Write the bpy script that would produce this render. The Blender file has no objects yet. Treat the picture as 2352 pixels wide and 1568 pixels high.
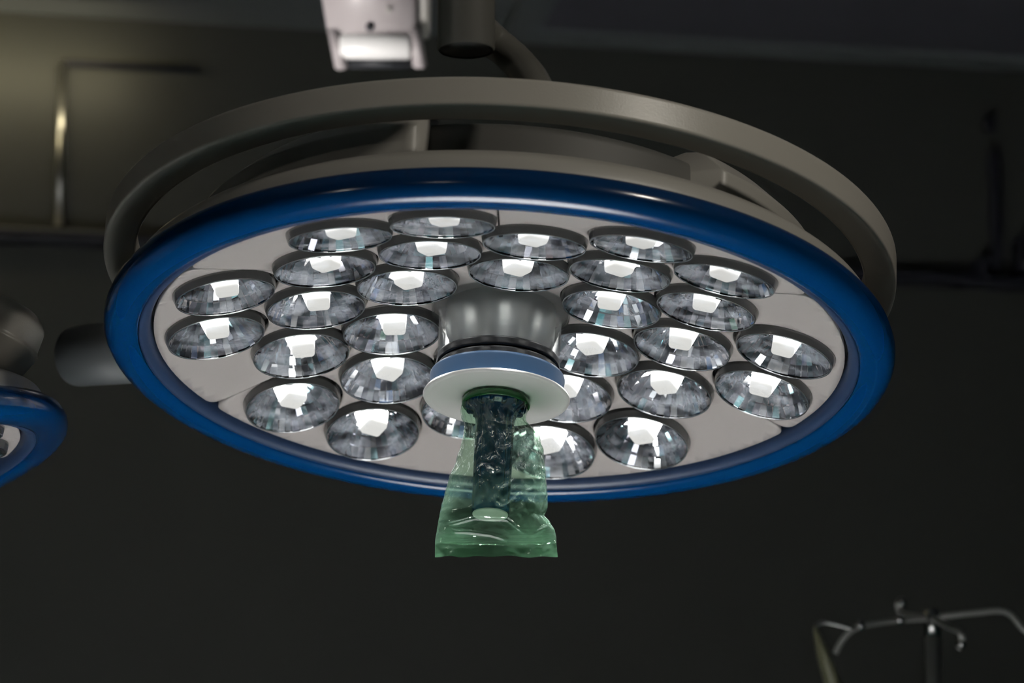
import bpy, bmesh, math, random
from mathutils import Vector, Matrix, noise
from mathutils.geometry import delaunay_2d_cdt

S = bpy.context.scene
COL = S.collection
R = math.radians
FPX = 9135.7                       # focal length in pixels of the 2352 px wide frame
PITCH = R(14.0)
CAM = Vector((0, 0, 1.3))

# ------------------------------------------------------------------ camera, world, lights, exposure
cam_d = bpy.data.cameras.new('camera')
cam = bpy.data.objects.new('camera', cam_d)
COL.objects.link(cam)
cam.location = CAM
cam.rotation_euler = (R(90) + PITCH, 0, 0)
cam_d.sensor_width = 36.0
cam_d.lens = FPX / 2352 * 36.0
cam_d.clip_start = 0.05
cam_d.dof.use_dof = True
cam_d.dof.focus_distance = 3.56
cam_d.dof.aperture_fstop = 6.3
S.camera = cam

world = bpy.data.worlds.new('world')
S.world = world
world.use_nodes = True
world.node_tree.nodes['Background'].inputs[0].default_value = (0.6, 0.7, 0.8, 1)
world.node_tree.nodes['Background'].inputs[1].default_value = 0.0

S.view_settings.view_transform = 'Standard'
S.view_settings.look = 'None'
S.view_settings.exposure = 0.0
S.view_settings.gamma = 1.0
S.view_settings.use_curve_mapping = False
S.cycles.max_bounces = 12
S.cycles.transparent_max_bounces = 16
S.cycles.sample_clamp_indirect = 6.0
S.cycles.caustics_reflective = True


def cam_dir(px, py):
    x, yd, z = (px - 1176) / FPX, (py - 784) / FPX, 1.0
    return Vector((x, yd * math.sin(PITCH) + math.cos(PITCH), -yd * math.cos(PITCH) + math.sin(PITCH)))


def at(px, py, depth):
    return CAM + cam_dir(px, py) * depth


def light(name, kind, loc, power, color, aim=None, **kw):
    d = bpy.data.lights.new(name, kind)
    d.energy = power
    d.color = color
    for k, v in kw.items():
        setattr(d, k, v)
    o = bpy.data.objects.new(name, d)
    COL.objects.link(o)
    o.location = loc
    if aim is not None:
        o.rotation_euler = (Vector(aim) - Vector(loc)).to_track_quat('-Z', 'Y').to_euler()
    return o


# dimmed ceiling fitting behind and right of the camera
light('ceiling_and_fill_light', 'SPOT', (1.25, 2.0, 3.14), 48.0, (1.0, 0.93, 0.82), (0.10, 3.30, 2.16), spot_size=R(33), spot_blend=0.5, shadow_soft_size=0.10)
# added fill spot that lifts the left of the surgical light, no fitting
light('side_fill', 'SPOT', (-2.2, 1.0, 2.35), 9.0, (1.0, 0.95, 0.84), (-0.16, 3.25, 2.28), spot_size=R(20), spot_blend=0.5, shadow_soft_size=0.08)
light('ceiling_and_fill_light', 'AREA', (-1.2, -0.6, 3.12), 2.5, (1.0, 0.95, 0.86), (0.0, 3.3, 2.2), size=0.4, shape='SQUARE')  # weak area fill added behind the camera to lift the left side
# warm wall lamp just beyond the left end of the rear wall that is in view
WP = at(-130, 104, 5.77)
light('wall_lamp', 'POINT', WP - Vector((0.03, 0.17, 0)), 0.62, (1.0, 0.86, 0.5), shadow_soft_size=0.05)
light('wall_lamp_strip', 'AREA', WP, 0.36, (1.0, 0.88, 0.58), WP + Vector((-math.sin(R(10)), math.cos(R(10)), 0)), shape='RECTANGLE', size=0.55, size_y=0.03)
# added unseen spot that brightens the white bracket
light('bracket_fill', 'SPOT', (-0.62, 4.15, 2.15), 42.0, (1.0, 0.95, 0.93), at(850, 40, 4.9), spot_size=R(24), spot_blend=0.5, shadow_soft_size=0.05)


# ------------------------------------------------------------------ helpers
def nodes(name):
    m = bpy.data.materials.new(name)
    m.use_nodes = True
    nt = m.node_tree
    nt.nodes.clear()
    out = nt.nodes.new('ShaderNodeOutputMaterial')
    return m, nt, out


def pbr(name, color, rough=0.5, metal=0.0, coat=0.0, bump=0.0, bscale=60.0, vary=0.0, vscale=6.0, spec=0.5):
    m, nt, out = nodes(name)
    b = nt.nodes.new('ShaderNodeBsdfPrincipled')
    b.inputs['Base Color'].default_value = (*color, 1)
    b.inputs['Roughness'].default_value = rough
    b.inputs['Metallic'].default_value = metal
    b.inputs['Coat Weight'].default_value = coat
    b.inputs['Coat Roughness'].default_value = 0.06
    b.inputs['Specular IOR Level'].default_value = spec
    nt.links.new(b.outputs[0], out.inputs[0])
    tc = nt.nodes.new('ShaderNodeTexCoord')
    if bump:
        n = nt.nodes.new('ShaderNodeTexNoise')
        n.inputs['Scale'].default_value = bscale
        n.inputs['Detail'].default_value = 3
        nt.links.new(tc.outputs['Object'], n.inputs['Vector'])
        bp = nt.nodes.new('ShaderNodeBump')
        bp.inputs['Strength'].default_value = bump
        bp.inputs['Distance'].default_value = 0.001
        nt.links.new(n.outputs['Fac'], bp.inputs['Height'])
        nt.links.new(bp.outputs[0], b.inputs['Normal'])
    if vary:
        n = nt.nodes.new('ShaderNodeTexNoise')
        n.inputs['Scale'].default_value = vscale
        n.inputs['Detail'].default_value = 4
        nt.links.new(tc.outputs['Object'], n.inputs['Vector'])
        mx = nt.nodes.new('ShaderNodeMix')
        mx.data_type = 'RGBA'
        mx.inputs[6].default_value = (*[c * (1 - vary) for c in color], 1)
        mx.inputs[7].default_value = (*[min(1, c * (1 + vary)) for c in color], 1)
        nt.links.new(n.outputs['Fac'], mx.inputs[0])
        nt.links.new(mx.outputs[2], b.inputs['Base Color'])
    return m


def obj(name, bm, mat, parent=None, smooth=True, mw=None):
    me = bpy.data.meshes.new(name)
    bmesh.ops.recalc_face_normals(bm, faces=bm.faces)
    for f in bm.faces:
        f.smooth = smooth
    bm.to_mesh(me)
    bm.free()
    for m in (mat if isinstance(mat, (list, tuple)) else [mat]):
        me.materials.append(m)
    o = bpy.data.objects.new(name, me)
    COL.objects.link(o)
    if parent:
        o.parent = parent
    if mw is not None:
        o.matrix_local = mw
    return o


def tag(o, label=None, cat=None, group=None, kind=None):
    if label: o['label'] = label
    if cat: o['category'] = cat
    if group: o['group'] = group
    if kind: o['kind'] = kind
    return o


def empty(name, loc=(0, 0, 0)):
    o = bpy.data.objects.new(name, None)
    o.empty_display_size = 0.05
    COL.objects.link(o)
    o.location = loc
    return o


def lathe(bm, prof, segs=96, a0=0.0, a1=360.0, closed=False):
    """revolve (r, z) points round Z; closed joins the last profile point to the first"""
    full = abs(a1 - a0 - 360) < 1e-6
    n = segs if full else segs + 1
    rings = []
    for i in range(n):
        a = R(a0 + (a1 - a0) * i / segs)
        c, s = math.cos(a), math.sin(a)
        rings.append([bm.verts.new((r * c, r * s, z)) for r, z in prof])
    m = len(prof)
    for i in range(segs):
        A, B = rings[i], rings[(i + 1) % n]
        for j in range(m if closed else m - 1):
            k = (j + 1) % m
            try:
                bm.faces.new((A[j], A[k], B[k], B[j]))
            except ValueError:
                pass
    if not full and closed:
        bm.faces.new(rings[0])
        bm.faces.new(list(reversed(rings[-1])))
    return rings


def disc(bm, r, z, segs=64, cx=0.0, cy=0.0):
    bm.faces.new([bm.verts.new((cx + r * math.cos(2 * math.pi * i / segs), cy + r * math.sin(2 * math.pi * i / segs), z)) for i in range(segs)])


def fillet(prof, rad, n=4):
    """round the inner corners of an open (r, z) polyline"""
    out = [prof[0]]
    for i in range(1, len(prof) - 1):
        p, q, s = Vector(prof[i - 1]), Vector(prof[i]), Vector(prof[i + 1])
        d = min(rad, (p - q).length * 0.45, (s - q).length * 0.45)
        a, b = q + (p - q).normalized() * d, q + (s - q).normalized() * d
        for t in range(n + 1):
            u = t / n
            out.append(tuple(a * (1 - u) ** 2 + q * 2 * u * (1 - u) + b * u * u))
    out.append(prof[-1])
    return out


def rounded(prof, rad, n=4, keep=0.0004):
    """round the corners of a closed (r, z) polygon, with holding points so that the flats stay flat"""
    out = []
    m = len(prof)
    for i in range(m):
        p, q, t = Vector(prof[i - 1]), Vector(prof[i]), Vector(prof[(i + 1) % m])
        d = min(rad, (p - q).length * 0.4, (t - q).length * 0.4)
        u, v = (p - q).normalized(), (t - q).normalized()
        a, b = q + u * d, q + v * d
        out.append(tuple(a + u * keep))
        for k in range(n + 1):
            f = k / n
            out.append(tuple(a * (1 - f) ** 2 + q * 2 * f * (1 - f) + b * f * f))
        out.append(tuple(b + v * keep))
    return out


def tube(bm, pts, rad, segs=16, caps=True):
    pts = [Vector(p) for p in pts]
    rads = rad if isinstance(rad, (list, tuple)) else [rad] * len(pts)
    up = Vector((0.13, 0.21, 0.97))
    rings = []
    for i, p in enumerate(pts):
        t = (pts[min(i + 1, len(pts) - 1)] - pts[max(i - 1, 0)]).normalized()
        x = t.cross(up)
        if x.length < 1e-3:
            x = t.cross(Vector((1, 0, 0)))
        x.normalize()
        y = t.cross(x)
        rings.append([bm.verts.new(p + (x * math.cos(2 * math.pi * k / segs) + y * math.sin(2 * math.pi * k / segs)) * rads[i]) for k in range(segs)])
    for A, B in zip(rings, rings[1:]):
        for k in range(segs):
            bm.faces.new((A[k], A[(k + 1) % segs], B[(k + 1) % segs], B[k]))
    if caps:
        bm.faces.new(rings[0])
        bm.faces.new(list(reversed(rings[-1])))


def smooth_path(pts, n=8):
    pts = [Vector(p) for p in pts]
    P = [pts[0] * 2 - pts[1]] + pts + [pts[-1] * 2 - pts[-2]]
    out = []
    for i in range(1, len(P) - 2):
        for k in range(n):
            t = k / n
            a, b, c, d = P[i - 1:i + 3]
            out.append(0.5 * ((2 * b) + (c - a) * t + (2 * a - 5 * b + 4 * c - d) * t * t + (3 * b - a - 3 * c + d) * t ** 3))
    out.append(pts[-1])
    return out


def box(bm, lo, hi, mw=None, bevel=0.0):
    r = bmesh.ops.create_cube(bm, size=1.0)
    vs = r['verts']
    c = (Vector(lo) + Vector(hi)) / 2
    d = Vector(hi) - Vector(lo)
    for v in vs:
        v.co = Vector((v.co.x * d.x, v.co.y * d.y, v.co.z * d.z)) + c
    if bevel:
        es = list({e for v in vs for e in v.link_edges})
        rr = bmesh.ops.bevel(bm, geom=es, offset=bevel, segments=3, affect='EDGES', profile=0.5)
        vs = list({v for f in rr['faces'] for v in f.verts} | {v for v in vs if v.is_valid})
    if mw is not None:
        for v in vs:
            v.co = mw @ v.co
    return vs


def on_plane(px, py, p0, n):
    d = cam_dir(px, py)
    return CAM + d * ((p0 - CAM).dot(n) / d.dot(n))


# ------------------------------------------------------------------ materials
M = {}
M['wall'] = pbr('wall_paint', (0.054, 0.056, 0.049), 0.6, vary=0.05, vscale=1.5)
M['ceiling'] = pbr('ceiling_paint', (0.125, 0.137, 0.14), 0.7)
M['floor'] = pbr('floor_vinyl', (0.10, 0.26, 0.27), 0.35, vary=0.15, vscale=3)
M['drape'] = pbr('drape_cloth', (0.78, 0.82, 0.84), 0.8, bump=0.4, bscale=25)
M['steel'] = pbr('steel', (0.30, 0.30, 0.285), 0.36, metal=0.3)
M['chrome'] = pbr('chrome', (0.6, 0.6, 0.59), 0.25, metal=1.0)
M['dark_rail'] = pbr('dark_rail', (0.02, 0.02, 0.028), 0.5)
M['grey_shell'] = pbr('grey_lacquer', (0.36, 0.35, 0.32), 0.42, bump=0.12, bscale=900, vary=0.04, vscale=9)
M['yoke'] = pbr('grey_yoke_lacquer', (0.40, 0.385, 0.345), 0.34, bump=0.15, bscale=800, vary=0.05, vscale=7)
M['blue'] = pbr('blue_bumper', (0.0006, 0.028, 0.100), 0.16, spec=0.35)
M['lip'] = pbr('navy_lip', (0.012, 0.025, 0.06), 0.4)
M['panel'] = pbr('face_panel_plastic', (0.66, 0.60, 0.58), 0.42, vary=0.06, vscale=14)
M['bezel'] = pbr('bezel_plastic', (0.05, 0.05, 0.05), 0.22)
M['rimclear'] = pbr('rim_polished', (0.85, 0.87, 0.9), 0.12, metal=0.85)
M['mirror'] = pbr('facet_silver', (0.88, 0.90, 0.94), 0.03, metal=1.0)
M['mirror_teal'] = pbr('facet_teal_coating', (0.38, 0.60, 0.65), 0.05, metal=1.0)
M['mirror_grey'] = pbr('facet_grey_coating', (0.42, 0.42, 0.48), 0.08, metal=1.0)
M['mirror_rose'] = pbr('facet_rose_coating', (0.72, 0.55, 0.60), 0.06, metal=1.0)
M['metal_col'] = pbr('satin_aluminium', (0.93, 0.93, 0.91), 0.38, metal=0.8)
_b = M['metal_col'].node_tree.nodes['Principled BSDF']
_b.inputs['Anisotropic'].default_value = 0.85; _b.inputs['Anisotropic Rotation'].default_value = 0.25
_t = M['metal_col'].node_tree.nodes.new('ShaderNodeTangent')
_t.direction_type = 'RADIAL'; _t.axis = 'Z'
M['metal_col'].node_tree.links.new(_t.outputs[0], _b.inputs['Tangent'])
M['spindle'] = pbr('shaded_spindle_lacquer', (0.11, 0.108, 0.095), 0.4)  # base colour darkened to stand for the unlit front of the spindle
M['black'] = pbr('black_rubber', (0.012, 0.012, 0.013), 0.3)
M['collar'] = pbr('steel_blue_plastic', (0.085, 0.18, 0.34), 0.32)
M['white'] = pbr('white_plastic', (0.92, 0.90, 0.87), 0.38)
M['grip'] = pbr('blue_grip', (0.002, 0.028, 0.07), 0.2)
M['cap'] = pbr('pale_cap', (0.5, 0.5, 0.47), 0.4)
M['bracket'] = pbr('bracket_lacquer', (0.42, 0.385, 0.385), 0.4)
M['bright_roller'] = pbr('bracket_roller', (0.95, 0.95, 0.93), 0.3)
M['dark'] = pbr('dark_plastic', (0.015, 0.017, 0.02), 0.5)
M['shell_shaded'] = pbr('shaded_grey_lacquer', (0.10, 0.10, 0.092), 0.5)  # shell grey darkened to put the recess shadow into the colour
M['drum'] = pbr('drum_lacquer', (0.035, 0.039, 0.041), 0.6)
M['pipe'] = pbr('polished_pipe', (0.88, 0.86, 0.80), 0.30, metal=1.0)
M['tube_inside'] = pbr('dark_tube_inside', (0.02, 0.02, 0.018), 0.6)

# hanging fluid bag plastic
M['vinyl'] = pbr('soft_vinyl', (0.10, 0.10, 0.06), 0.3)

# LED body: glows, strongest towards the chip at its root
m, nt, out = nodes('led_glow')
tc = nt.nodes.new('ShaderNodeTexCoord')
sx = nt.nodes.new('ShaderNodeSeparateXYZ')
nt.links.new(tc.outputs['Object'], sx.inputs[0])
mr = nt.nodes.new('ShaderNodeMapRange')
mr.interpolation_type = 'SMOOTHSTEP'
mr.inputs['From Min'].default_value = 0.005
mr.inputs['From Max'].default_value = 0.026
mr.inputs['To Min'].default_value = 0.78
mr.inputs['To Max'].default_value = 14.0
nt.links.new(sx.outputs['Z'], mr.inputs['Value'])
em = nt.nodes.new('ShaderNodeEmission')
em.inputs['Color'].default_value = (1.0, 0.985, 0.93, 1)
nt.links.new(mr.outputs[0], em.inputs['Strength'])
nt.links.new(em.outputs[0], out.inputs[0])
M['led'] = m
M['led_off'] = pbr('led_body_off', (0.8, 0.8, 0.72), 0.3)

def fresnel2(nt, ior):
    ge = nt.nodes.new('ShaderNodeNewGeometry')
    mr = nt.nodes.new('ShaderNodeMapRange')
    mr.inputs['To Min'].default_value = ior
    mr.inputs['To Max'].default_value = 1.0 / ior
    nt.links.new(ge.outputs['Backfacing'], mr.inputs['Value'])
    f = nt.nodes.new('ShaderNodeFresnel')
    nt.links.new(mr.outputs[0], f.inputs['IOR'])
    return f


# clear cover with dried water marks and dust
m, nt, out = nodes('cover_lens')
tc = nt.nodes.new('ShaderNodeTexCoord')
oi = nt.nodes.new('ShaderNodeObjectInfo')
mul = nt.nodes.new('ShaderNodeMath'); mul.operation = 'MULTIPLY'; mul.inputs[1].default_value = 7.3
nt.links.new(oi.outputs['Random'], mul.inputs[0])
add = nt.nodes.new('ShaderNodeVectorMath'); add.operation = 'ADD'
nt.links.new(tc.outputs['Object'], add.inputs[0])
nt.links.new(mul.outputs[0], add.inputs[1])
mp = nt.nodes.new('ShaderNodeMapping')
mp.inputs['Scale'].default_value = (1.0, 1.9, 1.0)
mp.inputs['Rotation'].default_value = (0, 0, 0.5)
nt.links.new(add.outputs[0], mp.inputs[0])
n1 = nt.nodes.new('ShaderNodeTexNoise'); n1.inputs['Scale'].default_value = 260; n1.inputs['Detail'].default_value = 4; n1.inputs['Roughness'].default_value = 0.6
nt.links.new(mp.outputs[0], n1.inputs['Vector'])
n2 = nt.nodes.new('ShaderNodeTexNoise'); n2.inputs['Scale'].default_value = 38; n2.inputs['Detail'].default_value = 2
nt.links.new(add.outputs[0], n2.inputs['Vector'])
vo = nt.nodes.new('ShaderNodeTexVoronoi'); vo.feature = 'DISTANCE_TO_EDGE'; vo.inputs['Scale'].default_value = 330
nt.links.new(mp.outputs[0], vo.inputs['Vector'])
r1 = nt.nodes.new('ShaderNodeMapRange'); r1.inputs['From Min'].default_value = 0.45; r1.inputs['From Max'].default_value = 0.62
nt.links.new(n1.outputs['Fac'], r1.inputs['Value'])
r2 = nt.nodes.new('ShaderNodeMapRange'); r2.inputs['From Min'].default_value = 0.40; r2.inputs['From Max'].default_value = 0.62
nt.links.new(n2.outputs['Fac'], r2.inputs['Value'])
r3 = nt.nodes.new('ShaderNodeMapRange'); r3.inputs['From Min'].default_value = 0.22; r3.inputs['From Max'].default_value = 0.05
nt.links.new(vo.outputs['Distance'], r3.inputs['Value'])
mxm = nt.nodes.new('ShaderNodeMath'); mxm.operation = 'MAXIMUM'
nt.links.new(r1.outputs[0], mxm.inputs[0]); nt.links.new(r3.outputs[0], mxm.inputs[1])
pm = nt.nodes.new('ShaderNodeMath'); pm.operation = 'MULTIPLY'
nt.links.new(mxm.outputs[0], pm.inputs[0]); nt.links.new(r2.outputs[0], pm.inputs[1])
fa = nt.nodes.new('ShaderNodeMath'); fa.operation = 'MULTIPLY_ADD'; fa.inputs[1].default_value = 0.22; fa.inputs[2].default_value = 0.015
nt.links.new(pm.outputs[0], fa.inputs[0])
tr = nt.nodes.new('ShaderNodeBsdfTransparent'); tr.inputs[0].default_value = (0.96, 0.97, 0.98, 1)
tl = nt.nodes.new('ShaderNodeBsdfTranslucent'); tl.inputs[0].default_value = (0.84, 0.89, 1.0, 1)
mix1 = nt.nodes.new('ShaderNodeMixShader')
nt.links.new(fa.outputs[0], mix1.inputs[0]); nt.links.new(tr.outputs[0], mix1.inputs[1]); nt.links.new(tl.outputs[0], mix1.inputs[2])
gl = nt.nodes.new('ShaderNodeBsdfGlossy'); gl.inputs['Roughness'].default_value = 0.05
fr = fresnel2(nt, 1.35)
mix2 = nt.nodes.new('ShaderNodeMixShader')
nt.links.new(fr.outputs[0], mix2.inputs[0]); nt.links.new(mix1.outputs[0], mix2.inputs[1]); nt.links.new(gl.outputs[0], mix2.inputs[2])
nt.links.new(mix2.outputs[0], out.inputs[0])
M['cover'] = m


def film(name, tint, body, fac, rough, ior=1.45, wrinkle=0.0):
    m, nt, out = nodes(name)
    t = nt.nodes.new('ShaderNodeBsdfTransparent'); t.inputs[0].default_value = (*tint, 1)
    d = nt.nodes.new('ShaderNodeBsdfDiffuse'); d.inputs[0].default_value = (*body, 1)
    l = nt.nodes.new('ShaderNodeBsdfTranslucent'); l.inputs[0].default_value = (*body, 1)
    a = nt.nodes.new('ShaderNodeMixShader'); a.inputs[0].default_value = 0.5
    nt.links.new(d.outputs[0], a.inputs[1]); nt.links.new(l.outputs[0], a.inputs[2])
    b = nt.nodes.new('ShaderNodeMixShader'); b.inputs[0].default_value = fac
    nt.links.new(t.outputs[0], b.inputs[1]); nt.links.new(a.outputs[0], b.inputs[2])
    g = nt.nodes.new('ShaderNodeBsdfGlossy'); g.inputs['Roughness'].default_value = rough
    f = fresnel2(nt, ior)
    c = nt.nodes.new('ShaderNodeMixShader')
    nt.links.new(f.outputs[0], c.inputs[0]); nt.links.new(b.outputs[0], c.inputs[1]); nt.links.new(g.outputs[0], c.inputs[2])
    nt.links.new(c.outputs[0], out.inputs[0])
    if wrinkle:
        tc = nt.nodes.new('ShaderNodeTexCoord')
        n = nt.nodes.new('ShaderNodeTexNoise'); n.inputs['Scale'].default_value = 70; n.inputs['Detail'].default_value = 3
        nt.links.new(tc.outputs['Object'], n.inputs['Vector'])
        bp = nt.nodes.new('ShaderNodeBump'); bp.inputs['Strength'].default_value = wrinkle; bp.inputs['Distance'].default_value = 0.004
        nt.links.new(n.outputs['Fac'], bp.inputs['Height'])
        for s in (g, d, f):
            nt.links.new(bp.outputs[0], s.inputs['Normal'])
    return m


M['bag'] = film('green_film', (0.72, 0.88, 0.76), (0.055, 0.10, 0.072), 0.22, 0.05, 1.5, wrinkle=0.15)
M['bag_seal'] = film('green_film_sealed', (0.52, 0.74, 0.57), (0.05, 0.088, 0.064), 0.34, 0.08, 1.5, wrinkle=0.5)
M['elastic'] = film('green_elastic', (0.30, 0.55, 0.32), (0.04, 0.17, 0.06), 0.7, 0.2)
M['clear'] = film('clear_sleeve', (0.95, 0.96, 0.96), (0.95, 0.95, 0.93), 0.20, 0.08, 1.45)

# perforated ceiling grille
m, nt, out = nodes('perforated_grille')
tc = nt.nodes.new('ShaderNodeTexCoord')
vo = nt.nodes.new('ShaderNodeTexVoronoi'); vo.inputs['Scale'].default_value = 120; vo.inputs['Randomness'].default_value = 0.0
nt.links.new(tc.outputs['Object'], vo.inputs['Vector'])
cr = nt.nodes.new('ShaderNodeMapRange'); cr.inputs['From Min'].default_value = 0.30; cr.inputs['From Max'].default_value = 0.36
nt.links.new(vo.outputs['Distance'], cr.inputs['Value'])
mx = nt.nodes.new('ShaderNodeMix'); mx.data_type = 'RGBA'
mx.inputs[6].default_value = (0.02, 0.02, 0.025, 1); mx.inputs[7].default_value = (0.085, 0.083, 0.10, 1)
nt.links.new(cr.outputs[0], mx.inputs[0])
b = nt.nodes.new('ShaderNodeBsdfPrincipled'); b.inputs['Roughness'].default_value = 0.6
nt.links.new(mx.outputs[2], b.inputs['Base Color']); nt.links.new(b.outputs[0], out.inputs[0])
M['grille'] = m

# ------------------------------------------------------------------ the room
CEIL = 3.2
pL = on_plane(0, 28, Vector((0, 0, CEIL)), Vector((0, 0, 1)))
pR = on_plane(2352, 160, Vector((0, 0, CEIL)), Vector((0, 0, 1)))
wx = (pR - pL); wx.z = 0; wx.normalize()                 # along the rear wall, to the right
wy = Vector((-wx.y, wx.x, 0))                            # into the rear wall
RM = Matrix(((wx.x, wy.x, 0, pL.x), (wx.y, wy.y, 0, pL.y), (0, 0, 1, 0), (0, 0, 0, 1)))   # room frame: rear wall is y = 0
RMI = RM.inverted()
X0, X1, Y0 = -2.6, 4.4, -7.2


def slab(name, lo, hi, mat, label, cat):
    bm = bmesh.new()
    box(bm, lo, hi)
    o = obj(name, bm, mat, smooth=False, mw=RM)
    return tag(o, label, cat, kind='structure')


slab('floor', (X0 - .1, Y0 - .1, -0.1), (X1 + .1, 0.1, 0), M['floor'], 'teal vinyl floor of the operating room', 'floor')
slab('ceiling', (X0 - .1, Y0 - .1, CEIL), (X1 + .1, 0.1, CEIL + .1), M['ceiling'], 'dark grey ceiling along the top edge of the picture', 'ceiling')
slab('wall_back', (X0 - .1, 0, 0), (X1 + .1, 0.1, CEIL), M['wall'], 'dark olive grey rear wall behind the surgical lights', 'wall')
slab('wall_left', (X0 - .1, Y0, 0), (X0, 0, CEIL), M['wall'], 'side wall out of sight to the left', 'wall')
slab('wall_right', (X1, Y0, 0), (X1 + .1, 0, CEIL), M['wall'], 'side wall out of sight to the right', 'wall')
slab('wall_front', (X0 - .1, Y0 - .1, 0), (X1 + .1, Y0, CEIL), M['wall'], 'wall behind the camera', 'wall')


def wall_pt(px, py, off=0.0):
    """room-frame point on the rear wall seen at a pixel, off metres in front of it"""
    p = on_plane(px, py, pL - wy * off, wy)
    return RMI @ p


def ceil_pt(px, py):
    return RMI @ on_plane(px, py, Vector((0, 0, CEIL)), Vector((0, 0, 1)))


# perforated air outlet in the ceiling (rear edge and left edge are in view)
a = ceil_pt(1235, 50)
b2 = ceil_pt(2352, 106)
vx0, vx1, vyb = a.x, b2.x + 0.6, (a.y + b2.y) / 2
vent = empty('air_vent')
vent.matrix_world = RM
tag(vent, 'dark perforated air outlet set in the ceiling at the upper right', 'vent')
bm = bmesh.new(); box(bm, (vx0, vyb - 2.2, CEIL - 0.012), (vx1, vyb, CEIL - 0.004)); obj('grille', bm, M['grille'], vent, smooth=False)
bm = bmesh.new()
for lo, hi in (((vx0 - .05, vyb, CEIL - .022), (vx1 + .05, vyb + .05, CEIL)), ((vx0 - .05, vyb - 2.2, CEIL - .022), (vx0, vyb, CEIL)),
               ((vx1, vyb - 2.2, CEIL - .022), (vx1 + .05, vyb, CEIL)), ((vx0 - .05, vyb - 2.25, CEIL - .022), (vx1 + .05, vyb - 2.2, CEIL))):
    box(bm, lo, hi, bevel=0.003)
obj('frame', bm, M['ceiling'], vent, smooth=False)

# rail along the wall with shiny conduit at the left and a dark one at the right
l = wall_pt(0, 556); r = wall_pt(2352, 650)
zr = (l.z + r.z) / 2
rail = empty('wall_rail'); rail.matrix_world = RM @ Matrix.Translation((0, 0, zr))
tag(rail, 'long dark horizontal rail running across the rear wall', 'rail')
bm = bmesh.new(); box(bm, (l.x - 1.2, -0.035, -0.010), (r.x + 1.0, 0, 0.006), bevel=0.004); obj('bar', bm, M['dark_rail'], rail, smooth=False)
bm = bmesh.new(); box(bm, (l.x - 1.2, -0.03, 0.0065), (wall_pt(262, 500).x, 0, 0.012), bevel=0.003); tag(obj('ledge', bm, M['steel'], rail, smooth=False), 'pale metal ledge on the dark rail')
c = wall_pt(2230, 606)
bm = bmesh.new()
vs = [bm.verts.new(v) for v in ((c.x - .02, -.03, .005), (c.x + .02, -.03, .005), (c.x + .02, -.03, .035), (c.x + .012, -.03, .038),
                                (c.x - .02, 0, .005), (c.x + .02, 0, .005), (c.x + .02, 0, .035), (c.x + .012, 0, .038))]
for q in ((0, 1, 2, 3), (7, 6, 5, 4), (0, 4, 5, 1), (1, 5, 6, 2), (2, 6, 7, 3), (3, 7, 4, 0)):
    bm.faces.new([vs[i] for i in q])
obj('clamp', bm, M['dark_rail'], rail, smooth=False)
c = wall_pt(2345, 600)
sock = empty('socket_box'); sock.matrix_world = RM @ Matrix.Translation((c.x, 0, c.z))
tag(sock, 'small dark box mounted on the wall rail at the right edge of the picture', 'box')
bm = bmesh.new(); box(bm, (-0.018, -0.05, -0.026), (0.05, 0, 0.026), bevel=0.004); obj('body', bm, M['dark_rail'], sock, smooth=False)
bm = bmesh.new(); tube(bm, [(-0.005, -0.05, -0.02), (-0.005, -0.056, -0.02)], 0.006, 16); obj('knob', bm, M['steel'], sock)

p0 = wall_pt(132, 540); p1 = wall_pt(132, 152)
con = empty('wall_conduit'); con.matrix_world = RM @ Matrix.Translation((p0.x, 0, 0))
tag(con, 'shiny vertical metal pipe on the rear wall at the left', 'pipe')
bm = bmesh.new(); tube(bm, [(0, -0.012, p0.z + .012), (0, -0.012, p1.z)], 0.0062, 20); obj('pipe', bm, M['pipe'], con)
bm = bmesh.new(); tube(bm, [(0.0, -0.010, p1.z), (0.005, -0.010, p1.z + .003), (0.20, -0.010, p1.z + .003)], 0.005, 12); tag(obj('shadow_gap_line', bm, M['dark_rail'], con), 'thin dark horizontal line standing for a shadow gap')  # dark rod put in for a shadow gap on the wall
p0 = wall_pt(2285, 640); p1 = wall_pt(2275, 352)
con = empty('cable_duct'); con.matrix_world = RM @ Matrix.Translation((p0.x, 0, 0))
tag(con, 'black vertical cable duct on the rear wall near the right edge', 'duct')
bm = bmesh.new(); box(bm, (-0.009, -0.02, p0.z + .01), (0.009, 0, p1.z), bevel=0.003); obj('duct', bm, M['dark_rail'], con, smooth=False)
q = wall_pt(2270, 290)
bm = bmesh.new(); box(bm, (-0.012, -0.02, q.z - .011), (0.003, 0, q.z + .011), bevel=0.003); obj('duct_outlet', bm, M['dark_rail'], con, smooth=False)

# draped operating table under the lights (below the frame, it returns their light)
tab = empty('operating_table', (0.0, 3.35, 0))
tag(tab, 'operating table with a pale drape under the surgical light, below the picture', 'table')
bm = bmesh.new(); box(bm, (-0.9, -0.36, 0.80), (0.9, 0.50, 0.92), bevel=0.03); obj('mattress_drape', bm, M['drape'], tab)
bm = bmesh.new(); box(bm, (-0.76, -0.33, 0.74), (0.76, 0.33, 0.80), bevel=0.01); obj('table_frame', bm, M['steel'], tab, smooth=False)
bm = bmesh.new(); box(bm, (-0.22, -0.16, 0.12), (0.22, 0.16, 0.74), bevel=0.02); obj('column', bm, M['steel'], tab, smooth=False)
bm = bmesh.new(); box(bm, (-0.55, -0.30, 0.0), (0.55, 0.30, 0.12), bevel=0.03); obj('base', bm, M['dark'], tab, smooth=False)

# ------------------------------------------------------------------ the surgical light
ZC = 3.6


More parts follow.
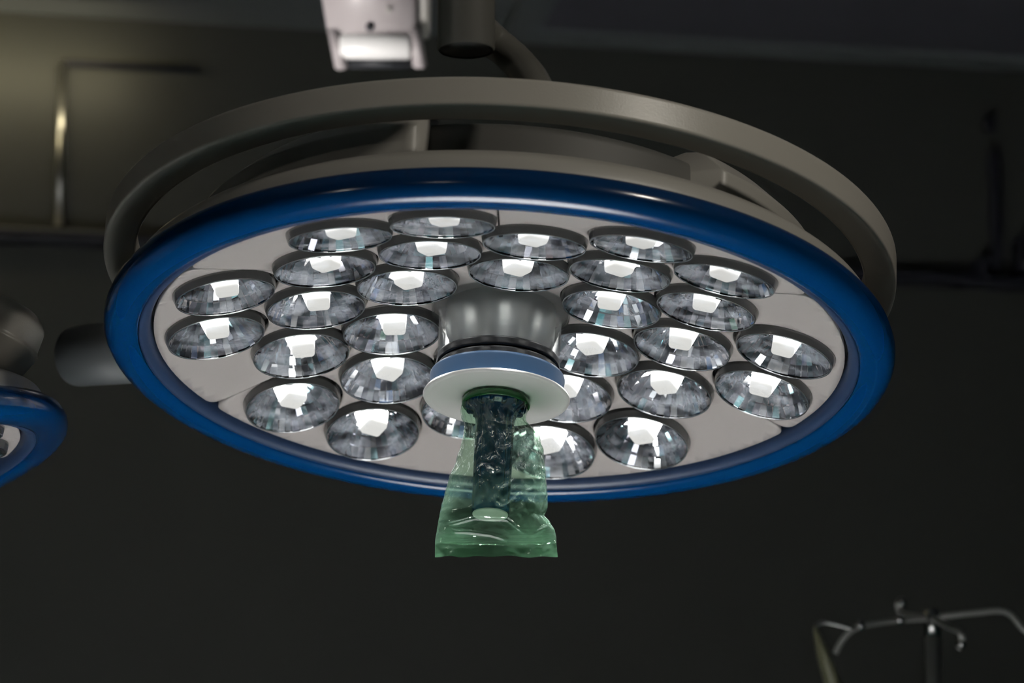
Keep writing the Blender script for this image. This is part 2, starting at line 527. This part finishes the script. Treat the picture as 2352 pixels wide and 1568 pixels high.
def lamp_matrix(cx, cy, a, b, depth):
    cr, cd, cf = Vector((1, 0, 0)), Vector((0, math.sin(PITCH), -math.cos(PITCH))), Vector((0, math.cos(PITCH), math.sin(PITCH)))
    e1 = cr * math.cos(b) + cd * math.sin(b)
    u = -cr * math.sin(b) + cd * math.cos(b)
    e2 = u * math.sin(a) + cf * math.cos(a)
    up = -(u * math.cos(a) - cf * math.sin(a))
    c = at(cx, cy, depth)
    return Matrix(((e1.x, e2.x, up.x, c.x), (e1.y, e2.y, up.y, c.y), (e1.z, e2.z, up.z, c.z), (0, 0, 0, 1)))


LM = lamp_matrix(1146.0, 800.8, 0.4044, 0.05155, ZC)
LMI = LM.inverted()
RS = 1.1                              # radius of the dished face
R_LENS = 0.0445


def rim_z(r): return 0.0010 + (0.26 ** 2 - r * r) / (2 * RS)
def pan_z(r): return -0.0040 + (0.3126 ** 2 - r * r) / (2 * RS)


lens_spots = []                        # (radius, angle with near = 90 deg, block of five it belongs to)
for k in range(6):
    c = 52.3 + 60 * k
    lens_spots += [(0.2575, c - 10.6, c), (0.2575, c + 10.6, c), (0.168, c, c), (0.197, c + 30, c), (0.107, c + 30, c)]


def pol(r, ang):
    return Vector((r * math.cos(R(ang)), -r * math.sin(R(ang))))       # near side is -y


def facet_cup(seed):
    """faceted mirror cup, rim at z = 0, opening down"""
    rnd = random.Random(seed)
    bm = bmesh.new()
    rows, cols, rr, depth = 5, 40, 0.0432, 0.036
    col_t = [(rnd.gauss(0, 7.0), rnd.gauss(0, 8.0)) for _ in range(cols)]
    col_m = [rnd.choices((0, 1, 2, 3), (62, 12, 25, 1))[0] for _ in range(cols)]
    rad = [0.010 + (rr - 0.010) * ((j / rows) ** 0.9) for j in range(rows + 1)]
    zz = [depth * (1 - (x / rr) ** 2.1) for x in rad]
    for i in range(cols):
        a0, a1 = 2 * math.pi * i / cols, 2 * math.pi * (i + 1) / cols
        for j in range(rows):
            q = [Vector((rad[jj] * math.cos(a), rad[jj] * math.sin(a), zz[jj])) for jj, a in ((j, a0), (j + 1, a0), (j + 1, a1), (j, a1))]
            c = sum(q, Vector()) / 4
            t = Vector((-math.sin((a0 + a1) / 2), math.cos((a0 + a1) / 2), 0))
            s = (q[1] - q[0]).normalized()
            hot = 16 * rnd.choice((-1, 1)) if rnd.random() < 0.15 else 0
            rot = Matrix.Rotation(R(col_t[i][0] + hot + rnd.gauss(0, 1.6)), 3, s) @ Matrix.Rotation(R(col_t[i][1] + rnd.gauss(0, 1.6)), 3, t)
            f = bm.faces.new([bm.verts.new(c + rot @ (v - c)) for v in q])
            f.material_index = col_m[i] if rnd.random() < 0.8 else rnd.choice((0, 0, 1, 2))
    disc(bm, 0.0105, depth, 24)
    return bm


def build_lamp():
    root = empty('surgical_light')
    # bumper ring and its inner lip
    ring = [(0.3445, 0.0155), (0.3505, 0.013), (0.3550, 0.0085), (0.3572, 0.0015), (0.3568, -0.005), (0.3540, -0.0105), (0.3490, -0.0145), (0.3425, -0.0165),
            (0.3350, -0.0166), (0.3295, -0.0152), (0.3262, -0.0130), (0.3252, -0.0110), (0.3270, 0.0), (0.3300, 0.012)]
    bm = bmesh.new(); lathe(bm, ring, 192, closed=True); obj('bumper_ring', bm, M['blue'], root)
    lip = [(0.3251, -0.0112), (0.3236, -0.0122), (0.3205, -0.0115), (0.3172, -0.0090), (0.3152, -0.0050), (0.3147, 0.0), (0.3150, 0.012), (0.3262, 0.012)]
    bm = bmesh.new(); lathe(bm, lip, 192, closed=True); tag(obj('inner_lip', bm, M['lip'], root), 'dark slate blue inner lip')
    # back housing
    prof = fillet([(0.318, 0.004), (0.343, 0.014), (0.340, 0.030), (0.325, 0.042), (0.285, 0.044)], 0.006)
    bm = bmesh.new(); lathe(bm, prof, 160); obj('housing_skirt', bm, M['grey_shell'], root)
    prof = fillet([(0.290, 0.043), (0.250, 0.044), (0.247, 0.104), (0.232, 0.112), (0.001, 0.114)], 0.006)
    bm = bmesh.new(); lathe(bm, prof, 160); obj('housing', bm, M['shell_shaded'], root)
    shell = rounded([(0.200, 0.043), (0.284, 0.0425), (0.286, 0.086), (0.262, 0.110), (0.240, 0.117), (0.150, 0.121)], 0.002)
    for a0, a1 in ((-50, 118), (-106 - 167, -106)):       # lamp-frame angles, near side is -90
        bm = bmesh.new(); lathe(bm, shell, 80, a0, a1, closed=True)
        obj('cover_shell', bm, M['grey_shell'], root, smooth=True)
    # yoke
    yk = rounded([(0.3605, 0.0652), (0.3605, 0.0922), (0.3315, 0.0922), (0.3315, 0.0652)], 0.0032)
    bm = bmesh.new(); lathe(bm, yk, 128, -198, 18, closed=True); obj('yoke', bm, M['yoke'], root, mw=Matrix.Translation((-0.003, 0, 0)))
    for a in (-192, 12):
        d = Vector((math.cos(R(a)), math.sin(R(a)), 0))
        bm = bmesh.new(); tube(bm, [d * 0.272 + Vector((0, 0, .0775)), d * 0.331 + Vector((0, 0, .0775))], 0.014, 24); obj('yoke_pivot', bm, M['yoke'], root)
    # side hinge drum
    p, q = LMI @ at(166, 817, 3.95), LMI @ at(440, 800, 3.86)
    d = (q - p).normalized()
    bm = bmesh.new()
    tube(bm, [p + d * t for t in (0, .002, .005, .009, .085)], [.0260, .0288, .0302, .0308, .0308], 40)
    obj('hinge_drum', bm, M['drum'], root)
    # suspension spindle (upright in the room) and the elbow joining it to the yoke
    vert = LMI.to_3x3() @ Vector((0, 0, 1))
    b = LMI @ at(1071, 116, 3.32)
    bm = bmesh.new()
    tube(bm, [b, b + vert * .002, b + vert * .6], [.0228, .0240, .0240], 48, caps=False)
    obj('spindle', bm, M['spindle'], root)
    bm = bmesh.new(); tube(bm, [b + vert * .001, b + vert * .004], .0226, 48); tag(obj('spindle_inside', bm, M['tube_inside'], root), 'dark disc standing for the inside of the open tube')  # dark disc put in for the dark inside of the open tube end
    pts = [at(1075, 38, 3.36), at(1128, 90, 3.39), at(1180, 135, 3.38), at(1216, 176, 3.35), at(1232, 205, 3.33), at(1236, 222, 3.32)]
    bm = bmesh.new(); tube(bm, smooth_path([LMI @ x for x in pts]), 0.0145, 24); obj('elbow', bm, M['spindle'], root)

    # six dished face panels with a round hole for every reflector
    holes = [pol(r, a) for r, a, _ in lens_spots]
    holes3 = [(h.x, h.y) for h in holes]
    rh = R_LENS + 0.0022
    for k in range(6):
        s0, s1 = 31.2 + 60 * k, 91.2 + 60 * k
        ro, gap = 0.3120, 0.0009
        g = math.degrees(gap / ro)
        cr = 0.013
        outl = []
        # rounded outer corners
        na = 28
        gc = math.degrees(cr / ro)
        p_in0 = pol(ro - cr, s0 + math.degrees(gap / (ro - cr)))
        for t in range(7):
            u = t / 6
            P, Q, W = p_in0, pol(ro, s0 + g), pol(ro, s0 + g + gc)
            outl.append(P * (1 - u) ** 2 + Q * 2 * u * (1 - u) + W * u * u)
        for t in range(1, na):
            outl.append(pol(ro, s0 + g + gc + (60 - 2 * g - 2 * gc) * t / na))
        p_in1 = pol(ro - cr, s1 - math.degrees(gap / (ro - cr)))
        for t in range(7):
            u = t / 6
            P, Q, W = pol(ro, s1 - g - gc), pol(ro, s1 - g), p_in1
            outl.append(P * (1 - u) ** 2 + Q * 2 * u * (1 - u) + W * u * u)
        outl += [pol(0.2, s1 - math.degrees(gap / .2)), pol(0.197, s1 - 8.9), pol(0.05, s1 - 8.9), pol(0.05, s0 + 30), pol(0.05, s0 - 8.9), pol(0.197, s0 - 8.9), pol(0.2, s0 + math.degrees(gap / .2))]
        poly = [Vector((p.x, p.y)) for p in outl]

        def inside(p):
            c = False
            for i in range(len(poly)):
                a, b = poly[i], poly[i - 1]
                if (a.y > p.y) != (b.y > p.y) and p.x < (b.x - a.x) * (p.y - a.y) / (b.y - a.y) + a.x:
                    c = not c
            return c
        pts, edges = list(poly), [(i, (i + 1) % len(poly)) for i in range(len(poly))]
        mid = pol(0.2, s0 + 30)
        near = [h for h in holes if (Vector((h.x, h.y)) - mid).length < 0.22]
        for h in near:
            n0 = len(pts)
            for t in range(48):
                pts.append(Vector((h.x + rh * math.cos(2 * math.pi * t / 48), h.y + rh * math.sin(2 * math.pi * t / 48))))
            edges += [(n0 + t, n0 + (t + 1) % 48) for t in range(48)]
        for gx in range(-32, 33):
            for gy in range(-32, 33):
                p = Vector((gx * 0.0101, gy * 0.0101))
                if inside(p) and all((p - h).length > rh + .002 for h in near):
                    pts.append(p)
        vs, es, fs, _, _, _ = delaunay_2d_cdt(pts, edges, [], 0, 1e-6)
        bm = bmesh.new()
        bv = [bm.verts.new((v.x, v.y, pan_z(v.length))) for v in vs]
        for f in fs:
            c = sum((vs[i] for i in f), Vector((0, 0))) / 3
            if inside(c) and all((c - h).length > rh - 1e-4 for h in near):
                bm.faces.new([bv[i] for i in f])
        for v in [v for v in bm.verts if not v.link_faces]:
            bm.verts.remove(v)
        # turn the outer edge and hole edges up a little so that the sheet has thickness
        bmesh.ops.recalc_face_normals(bm, faces=bm.faces)
        be = [e for e in bm.edges if e.is_boundary]
        ex = bmesh.ops.extrude_edge_only(bm, edges=be)
        for v in [g for g in ex['geom'] if isinstance(g, bmesh.types.BMVert)]:
            v.co.z += 0.006
        obj('face_panel', bm, M['panel'], root)
    # dark back plate behind the panels
    bm = bmesh.new(); lathe(bm, [(0.001, 0.0625), (0.2, 0.050), (0.316, 0.0135)], 64); obj('back_plate', bm, M['dark'], root)

    # reflectors
    variants = [obj('reflector', facet_cup(s), [M['mirror'], M['mirror_teal'], M['mirror_grey'], M['mirror_rose']], root, smooth=False) for s in (3, 8, 21, 34)]
    bm = bmesh.new(); lathe(bm, fillet([(0.0434, 0.0), (0.0447, 0.0), (0.0464, 0.006), (0.0462, 0.024)], 0.0006), 64); me_bez = obj('bezel', bm, M['bezel'])
    bm = bmesh.new(); lathe(bm, [(0.0440 + 0.00065 * math.cos(R(t)), -0.0003 + 0.0006 * math.sin(R(t))) for t in range(0, 360, 45)], 64, closed=True); me_rim = obj('rim', bm, M['rimclear'])
    bm = bmesh.new(); lathe(bm, [(0.0433, 0.0008), (0.034, 0.0001), (0.022, -0.0005), (0.010, -0.0008), (0.0002, -0.0009)], 48); me_cov = obj('cover_lens', bm, M['cover'])
    bm = bmesh.new(); 
    for v in box(bm, (-0.0155, -0.0125, 0.0025), (0.0155, 0.0125, 0.0345)):
        if v.co.z < 0.01:
            v.co.x = v.co.x * 0.62 + 0.003; v.co.y *= 0.8
    bmesh.ops.bevel(bm, geom=[e for e in bm.edges if min(v.co.z for v in e.verts) < 0.01], offset=0.003, segments=3, affect='EDGES', profile=0.5)
    me_led = obj('led_block', bm, M['led'], smooth=False)
    spot = bpy.data.lights.new('beam', 'SPOT')
    spot.energy = BEAM
    spot.color = (1.0, 0.97, 0.93)
    spot.spot_size = R(44); spot.spot_blend = 0.8; spot.shadow_soft_size = 0.012
    cups = []
    for i, (r, ang, seg) in enumerate(lens_spots):
        p = pol(r, ang)
        c = Vector((p.x, p.y, rim_z(r)))
        zax = (c - Vector((0, 0, rim_z(0) - RS))).normalized()
        rot = R(-(seg - 172.0))
        xax = Vector((math.cos(rot), math.sin(rot), 0))
        yax = zax.cross(xax).normalized(); xax = yax.cross(zax)
        mw = Matrix(((xax.x, yax.x, zax.x, c.x), (xax.y, yax.y, zax.y, c.y), (xax.z, yax.z, zax.z, c.z), (0, 0, 0, 1)))
        v = variants[(i * 7 + i // 5) % 4]
        cup = v.copy(); COL.objects.link(cup)
        cup.parent = root; cup.matrix_local = mw
        for s in (me_bez, me_rim, me_cov, me_led):
            q = s.copy(); COL.objects.link(q); q.parent = cup; q.matrix_local = Matrix()
        sp = bpy.data.objects.new('beam', spot); COL.objects.link(sp); sp.parent = cup; sp.matrix_local = Matrix.Translation((0, 0, -0.004))
    for s in variants + [me_bez, me_rim, me_cov, me_led]:
        bpy.data.objects.remove(s)

    # centre column, seals, collar, splash disc and grip
    bm = bmesh.new(); lathe(bm, [(0.050, -0.012), (0.050, 0.05)], 96); obj('column', bm, M['metal_col'], root)
    bm = bmesh.new(); lathe(bm, [(0.0555, -0.012), (0.0555, 0.028), (0.0625, 0.032), (0.0640, 0.045), (0.0625, 0.045), (0.0610, 0.0335), (0.054, 0.030), (0.054, -0.012)], 96, closed=True)
    tag(obj('column_sleeve', bm, M['clear'], root), 'clear plastic sleeve')
    for z0, z1, rr in ((-0.0185, -0.0100, 0.0557), (-0.0300, -0.0192, 0.0548)):
        bm = bmesh.new(); lathe(bm, fillet([(0.045, z1), (rr, z1), (rr, z0), (0.045, z0)], 0.002), 96); obj('seal_ring', bm, M['black'], root)
    bm = bmesh.new(); lathe(bm, fillet([(0.02, -0.0262), (0.0600, -0.0268), (0.0612, -0.0290), (0.0585, -0.0440), (0.02, -0.0450)], 0.001), 128); obj('collar', bm, M['collar'], root)
    bm = bmesh.new(); lathe(bm, [(0.002, -0.0440), (0.050, -0.0442), (0.0630, -0.0452), (0.0655, -0.0462), (0.0663, -0.0476), (0.0658, -0.0488), (0.0645, -0.0494), (0.0625, -0.0492), (0.0610, -0.0486), (0.0595, -0.0484), (0.035, -0.0488), (0.0020, -0.0490)], 128); obj('splash_disc', bm, M['white'], root)
    # grip
    bm = bmesh.new()
    prof = fillet([(0.010, -0.0488), (0.0270, -0.0488), (0.0270, -0.0560), (0.0205, -0.0610), (0.0178, -0.0700), (0.0173, -0.1400), (0.0170, -0.1580), (0.0155, -0.1602)], 0.002)
    rings = lathe(bm, prof, 120)
    for i, ring_ in enumerate(rings):
        for v, (r0, z0) in zip(ring_, prof):
            if -0.152 < z0 < -0.066:
                f = 1 - 0.055 * max(0, math.cos(8 * 2 * math.pi * i / 120)) ** 2
                v.co.x *= f; v.co.y *= f
    grip = obj('grip', bm, M['grip'], root)
    bm = bmesh.new()
    for i in range(14):
        a = 360 / 14 * i
        lathe(bm, [(0.0274, -0.0600), (0.0274, -0.0525), (0.0220, -0.0525), (0.0200, -0.0615)], 3, a, a + 9, closed=True)
    obj('grip_rib', bm, M['grip'], grip)
    bm = bmesh.new(); lathe(bm, [(0.0158, -0.1590), (0.0158, -0.1606), (0.0150, -0.1611), (0.0002, -0.1614)], 64); tag(obj('end_cap', bm, M['cap'], grip), 'pale round end cap')
    return root


BEAM = 52.0
lamp = build_lamp()
lamp.matrix_world = LM
tag(lamp, 'large round surgical light with blue rim and thirty lit reflectors, green bag on its handle', 'surgical light', 'surgical lights')


def copy_tree(o, parent=None, skip_lights=True):
    c = o.copy(); COL.objects.link(c)
    if parent:
        c.parent = parent
        c.matrix_local = o.matrix_local.copy()
    if c.name.startswith('led_block'):
        c.material_slots[0].link = 'OBJECT'
        c.material_slots[0].material = M['led_off']
    for ch in list(o.children):
        if ch.type != 'LIGHT' and ch.name.split('.')[0] not in ('yoke', 'yoke_pivot', 'spindle', 'spindle_inside', 'elbow', 'hinge_drum'):
            copy_tree(ch, c)
    return c


bpy.context.view_layer.update()
lamp2 = copy_tree(lamp)
lamp2.matrix_world = lamp_matrix(-728, 1190, R(9), R(-16), 3.6)
tag(lamp2, 'second blue rimmed surgical light, switched off and mostly cut off by the left edge', 'surgical light', 'surgical lights')

L2I = lamp2.matrix_world.inverted()
hub_c = at(-14, 778, 3.62)
hub_m = L2I @ (Matrix.Translation(hub_c) @ Matrix.Rotation(R(24), 4, 'Y'))
bm = bmesh.new()
lathe(bm, fillet([(0.0005, -0.043), (0.022, -0.040), (0.037, -0.024), (0.0425, -0.004), (0.0435, 0.001), (0.0415, 0.004), (0.0395, 0.026), (0.026, 0.036), (0.0005, 0.038)], 0.006), 72)
hub = obj('yoke_hub', bm, M['yoke'], lamp2, mw=hub_m)
bm = bmesh.new()
tube(bm, smooth_path([L2I @ (hub_c + Vector(v)) for v in ((-.02, 0, .01), (-.10, .01, .05), (-.22, .02, .12), (-.30, .03, .30), (-.30, .03, 1.0))]), 0.024, 24)
obj('yoke_arm', bm, M['yoke'], lamp2)

# ------------------------------------------------------------------ green sterile bag over the grip
lev = [  # y px, left px, right px, half depth, forward offset
    (930, 1060, 1212, .0292), (941, 1058, 1211, .0295), (955, 1060, 1207, .0285), (968, 1066, 1207, .0270), (985, 1067, 1222, .0262), (1002, 1065, 1238, .0268), (1030, 1057, 1246, .0275),
    (1060, 1047, 1250, .0280), (1100, 1030, 1254, .0275), (1140, 1020, 1257, .0255), (1165, 1013, 1257, .0230), (1185, 1009, 1251, .0200), (1200, 1006, 1264, .0165),
    (1220, 1003, 1275, .0110), (1236, 1000, 1278, .0055), (1246, 999, 1278, .0022)]
seal_lev = [(1246, 999, 1278, .0022), (1250, 999, 1278, .0010), (1262, 999, 1279, .0009), (1277, 999, 1281, .0007)]


def axis_depth(y):
    """depth of the grip's axis seen at height y, carried on plumb below its end"""
    t = min(max((y - 916) / (1176 - 916), 0), 1)
    a, b = LM @ Vector((0, 0, -.049)), LM @ Vector((0, 0, -.1614))
    p = a.lerp(b, t)
    f = Vector((0, math.cos(PITCH), math.sin(PITCH)))
    d = (p - CAM).dot(f)
    if y > 1176:
        d -= (y - 1176) / FPX * 3.5 * math.tan(PITCH) * 0.6
    return d


def lerp_lev(L, y):
    for a, b in zip(L, L[1:]):
        if a[0] <= y <= b[0]:
            t = (y - a[0]) / (b[0] - a[0])
            t = t * t * (3 - 2 * t) * 0.5 + t * 0.5
            return [a[i] + (b[i] - a[i]) * t for i in range(4)]
    return list(L[-1])


FOLD_A = [(1028, 1210), (1060, 1205), (1095, 1198), (1160, 1201), (1185, 1218), (1204, 1231)]
FOLD_B = [(1028, 1211), (1048, 1224), (1090, 1226), (1130, 1231), (1165, 1243)]
FOLD_C = [(1212, 1236), (1240, 1221), (1262, 1208)]


def film_mesh(L, rows, cols, crumple):
    bm = bmesh.new()
    rings = []
    cr, cf = Vector((1, 0, 0)), Vector((0, 1, 0))
    for j in range(rows + 1):
        y = L[0][0] + (L[-1][0] - L[0][0]) * j / rows
        _, xl, xr, hy = lerp_lev(L, y)
        dpt = axis_depth(y)
        dpt -= (.0292 - hy) * 0.62
        c = at((xl + xr) / 2, y, dpt)
        hx = (xr - xl) / 2 / FPX * dpt
        s = j / rows
        ring = []
        for i in range(cols):
            th = 2 * math.pi * i / cols
            ex = 0.9
            cx_, sy_ = math.cos(th), math.sin(th)
            x = math.copysign(abs(cx_) ** ex, cx_) * hx
            yy = math.copysign(abs(sy_) ** ex, sy_) * hy
            p = c + cr * x + cf * yy
            if crumple:
                side = abs(sy_)
                pleat = 0.0024 * math.sin(17 * th + 2.2 * math.sin(3 * th)) * max(0, 1 - s * 4.0)
                pleat += 0.0030 * math.sin(9 * th + 5 * s + 1.5 * math.sin(2 * th + 7 * s)) * math.exp(-((s - 0.22) / 0.16) ** 2)
                q = Vector((th * 1.4, s * 5.0, 0.3))
                w = (cx_ + 1) / 2                    # more crumpled on the right-hand side
                rid = (1 - abs(noise.noise(Vector((cx_ * 3.0, sy_ * 2.0 + 4, s * 5.5))))) ** 4
                rid2 = (1 - abs(noise.noise(Vector((cx_ * 6.0 + 9, sy_ * 3.0, s * 11.0))))) ** 5
                amp = min(1, s * 6) * min(1, (1 - s) * 9) * (1 if s < .72 else max(.25, 1 - (s - .72) * 5))
                dsp = pleat + amp * ((rid - .45) * 0.0032 * (0.12 + w) + (rid2 - .4) * 0.0018 * (0.1 + w))
                nrm = Vector((cx_ / max(hx, .004), sy_ / max(hy, .004), 0)).normalized()
                lim = min(1, hy / 0.012)
                p += nrm * dsp * lim * (0.15 + 0.85 * side)
                p.z += 0.0018 * noise.noise(Vector((cx_ * 4, sy_ * 4, s * 8 + 20))) * amp
                if sy_ < 0.2:                      # two long soft folds above the weld, on the front
                    X = (xl + xr) / 2 + cx_ * (xr - xl) / 2
                    for F, h_ in ((FOLD_A, .0022), (FOLD_B, .0020), (FOLD_C, .0020)):
                        if F[0][0] <= X <= F[-1][0]:
                            for (xa, ya), (xb, yb) in zip(F, F[1:]):
                                if xa <= X <= xb:
                                    fy = ya + (yb - ya) * (X - xa) / (xb - xa)
                            e_ = min(1, (X - F[0][0]) / 20, (F[-1][0] - X) / 20)
                            p.y -= h_ * e_ * math.exp(-((y - fy) / 3.4) ** 2)
            else:
                p.y += 0.0018 * math.sin(cx_ * 4 + 1) * 1.0 + 0.0010 * noise.noise(Vector((cx_ * 5, 0, s * 2)))
                p.z += (0.0018 * noise.noise(Vector((cx_ * 3, 7, s))) - 0.0009 * cx_ * cx_ * s)
            ring.append(bm.verts.new(p))
        rings.append(ring)
    for A, B in zip(rings, rings[1:]):
        for i in range(cols):
            bm.faces.new((A[i], A[(i + 1) % cols], B[(i + 1) % cols], B[i]))
    return bm, rings


bag = empty('handle_bag')
tag(bag, 'translucent green plastic bag pulled over the handle of the lit surgical light', 'bag')
bm, _ = film_mesh(lev, 150, 200, True)
obj('film', bm, M['bag'], bag)
bm, _ = film_mesh(seal_lev, 14, 160, False)
tag(obj('bottom_seal', bm, M['bag_seal'], bag), 'flat darker welded strip at the bottom of the bag')
bm = bmesh.new()
lathe(bm, [(0.0292 + 0.0018 * math.cos(R(t)), -0.0535 + 0.0034 * math.sin(R(t))) for t in range(0, 360, 30)], 96, closed=True)
for v in bm.verts:
    v.co = LM @ v.co
tag(obj('elastic_ring', bm, M['elastic'], bag), 'dark green gathered ring at the mouth of the bag')

# ------------------------------------------------------------------ white hinge bracket of the boom behind
D = 4.9
br = empty('boom_bracket', at(860, 70, D))
tag(br, 'blurred white hinge bracket hanging at the top, left of the vertical spindle', 'bracket')
u = D / FPX
fr = Matrix.Rotation(PITCH + R(4), 4, 'X')


def bpx(px, py, off=0.0):
    return Vector(((px - 860) * u, off, -(py - 70) * u))


def bpoly(pts, y0, y1):
    bm = bmesh.new()
    A = [bm.verts.new(bpx(x, y, y0)) for x, y in pts]
    B = [bm.verts.new(bpx(x, y, y1)) for x, y in pts]
    bm.faces.new(A); bm.faces.new(list(reversed(B)))
    n = len(pts)
    for i in range(n):
        bm.faces.new((A[i], A[(i + 1) % n], B[(i + 1) % n], B[i]))
    bmesh.ops.bevel(bm, geom=list(bm.edges), offset=0.0025, segments=2, affect='EDGES')
    return bm


obj('bracket_plate', bpoly([(715, -160), (955, -160), (955, 76), (752, 76)], 0.0, 0.05), M['bracket'], br, mw=fr)
obj('prong', bpoly([(750, 60), (783, 60), (797, 158), (770, 162)], 0.0, 0.05), M['bracket'], br, mw=fr)
obj('prong', bpoly([(938, 60), (966, 60), (978, 156), (948, 158)], 0.0, 0.05), M['bracket'], br, mw=fr)
obj('side_cheek', bpoly([(957, -160), (995, -160), (985, 90), (962, 90)], 0.012, 0.06), M['grey_shell'], br, mw=fr)
bm = bmesh.new(); a_, b_ = bpx(780, 104, 0.012), bpx(942, 104, 0.012)
tube(bm, [a_, a_.lerp(b_, .03), a_.lerp(b_, .5), a_.lerp(b_, .97), b_], [.015, .0178, .0182, .0178, .015], 32)
obj('roller', bm, M['bright_roller'], br, mw=fr)
obj('dark_gap_block', bpoly([(788, 132), (948, 132), (944, 158), (796, 158)], 0.006, 0.05), M['dark'], br, mw=fr)  # dark block put in for the dark gap below the roller
bm = bmesh.new(); tube(bm, [bpx(850, 62, -0.002), bpx(850, 62, 0.003)], 0.0055, 20); obj('screw', bm, M['dark'], br, mw=fr)
bm = bmesh.new(); tube(bm, [bpx(894, 22, -0.002), bpx(894, 22, 0.003)], 0.0035, 20); obj('screw', bm, M['grey_shell'], br, mw=fr)

# ------------------------------------------------------------------ infusion stand, lower right
D = 4.7
top = at(2141, 1398, D)
iv = empty('infusion_stand', (top.x, top.y, 0))
tag(iv, 'dim metal infusion stand with hooked arms in the lower right corner', 'stand')


def ivp(px, py, dd=0.0):
    return at(px, py, D + dd) - Vector((top.x, top.y, 0))


bm = bmesh.new(); tube(bm, [(0, 0, .14), (0, 0, top.z - .03)], 0.0092, 24); obj('pole', bm, M['steel'], iv)
bm = bmesh.new(); tube(bm, [(0, 0, top.z - .034), (0, 0, top.z - .004), (0, 0, top.z)], [.0098, .0098, .006], 24); obj('pole_cap', bm, M['chrome'], iv)
arms = [[(2141, 1418, 0), (2067, 1424, -.02), (1990, 1434, -.05), (1955, 1448, -.06), (1930, 1476, -.06), (1918, 1500, -.06)],
        [(2141, 1418, 0), (2240, 1407, -.03), (2310, 1405, -.06), (2352, 1445, -.07), (2400, 1480, -.07)],
        [(2141, 1418, 0), (2085, 1412, .06), (2068, 1405, .08), (2062, 1388, .08), (2070, 1378, .08), (2076, 1384, .08)],
        [(2141, 1418, 0), (2180, 1440, -.10), (2204, 1452, -.14), (2210, 1475, -.14), (2200, 1490, -.14)]]
for A in arms:
    bm = bmesh.new(); tube(bm, smooth_path([ivp(*p) for p in A]), 0.0036, 12); h = obj('hook_arm', bm, M['steel'], iv)
for px, py, dd in ((1976, 1436, -.054), (2067, 1422, -.022), (2070, 1384, .08), (2208, 1477, -.14)):
    bm = bmesh.new(); bmesh.ops.create_uvsphere(bm, u_segments=16, v_segments=10, radius=0.0062, matrix=Matrix.Translation(ivp(px, py, dd))); obj('hook_ball', bm, M['chrome'], iv)
for k in range(5):
    a = 2 * math.pi * k / 5
    bm = bmesh.new(); tube(bm, [(0.02 * math.cos(a), 0.02 * math.sin(a), .15), (.28 * math.cos(a), .28 * math.sin(a), .06)], 0.012, 12); leg = obj('leg', bm, M['steel'], iv)
    bm = bmesh.new(); tube(bm, [(.28 * math.cos(a) - .012, .28 * math.sin(a), .03), (.28 * math.cos(a) + .012, .28 * math.sin(a), .03)], 0.03, 20); obj('caster', bm, M['dark'], leg)
# fluid bag hanging from the left arm
D2 = D - .06
fb = empty('fluid_bag', at(1900, 1500, D2))
tag(fb, 'dim soft fluid bag hanging from the left hook of the infusion stand', 'bag')
o0 = at(1900, 1500, D2)
bm = bmesh.new()
rings = []
out_l = [(1440, 1868, 1876), (1450, 1868, 1880), (1475, 1871, 1893), (1500, 1874, 1905), (1530, 1882, 1918), (1568, 1893, 1932), (1620, 1910, 1950), (1660, 1925, 1962), (1680, 1935, 1950)]
for y, xl, xr in out_l:
    c = at((xl + xr) / 2, y, D2) - o0
    hx = (xr - xl) / 2 / FPX * D2
    rings.append([bm.verts.new(c + Vector((hx * math.cos(2 * math.pi * t / 20), .012 * min(1, hx / .006) * math.sin(2 * math.pi * t / 20), 0))) for t in range(20)])
for A, B in zip(rings, rings[1:]):
    for t in range(20):
        bm.faces.new((A[t], A[(t + 1) % 20], B[(t + 1) % 20], B[t]))
bm.faces.new(rings[0]); bm.faces.new(rings[-1])
obj('pouch', bm, M['vinyl'], fb)
bm = bmesh.new(); tube(bm, smooth_path([at(1872, 1446, D2) - o0, at(1876, 1436, D2) - o0, at(1900, 1430, D2) - o0, at(1960, 1445, D2) - o0]), 0.003, 10); obj('hanger', bm, M['chrome'], fb)
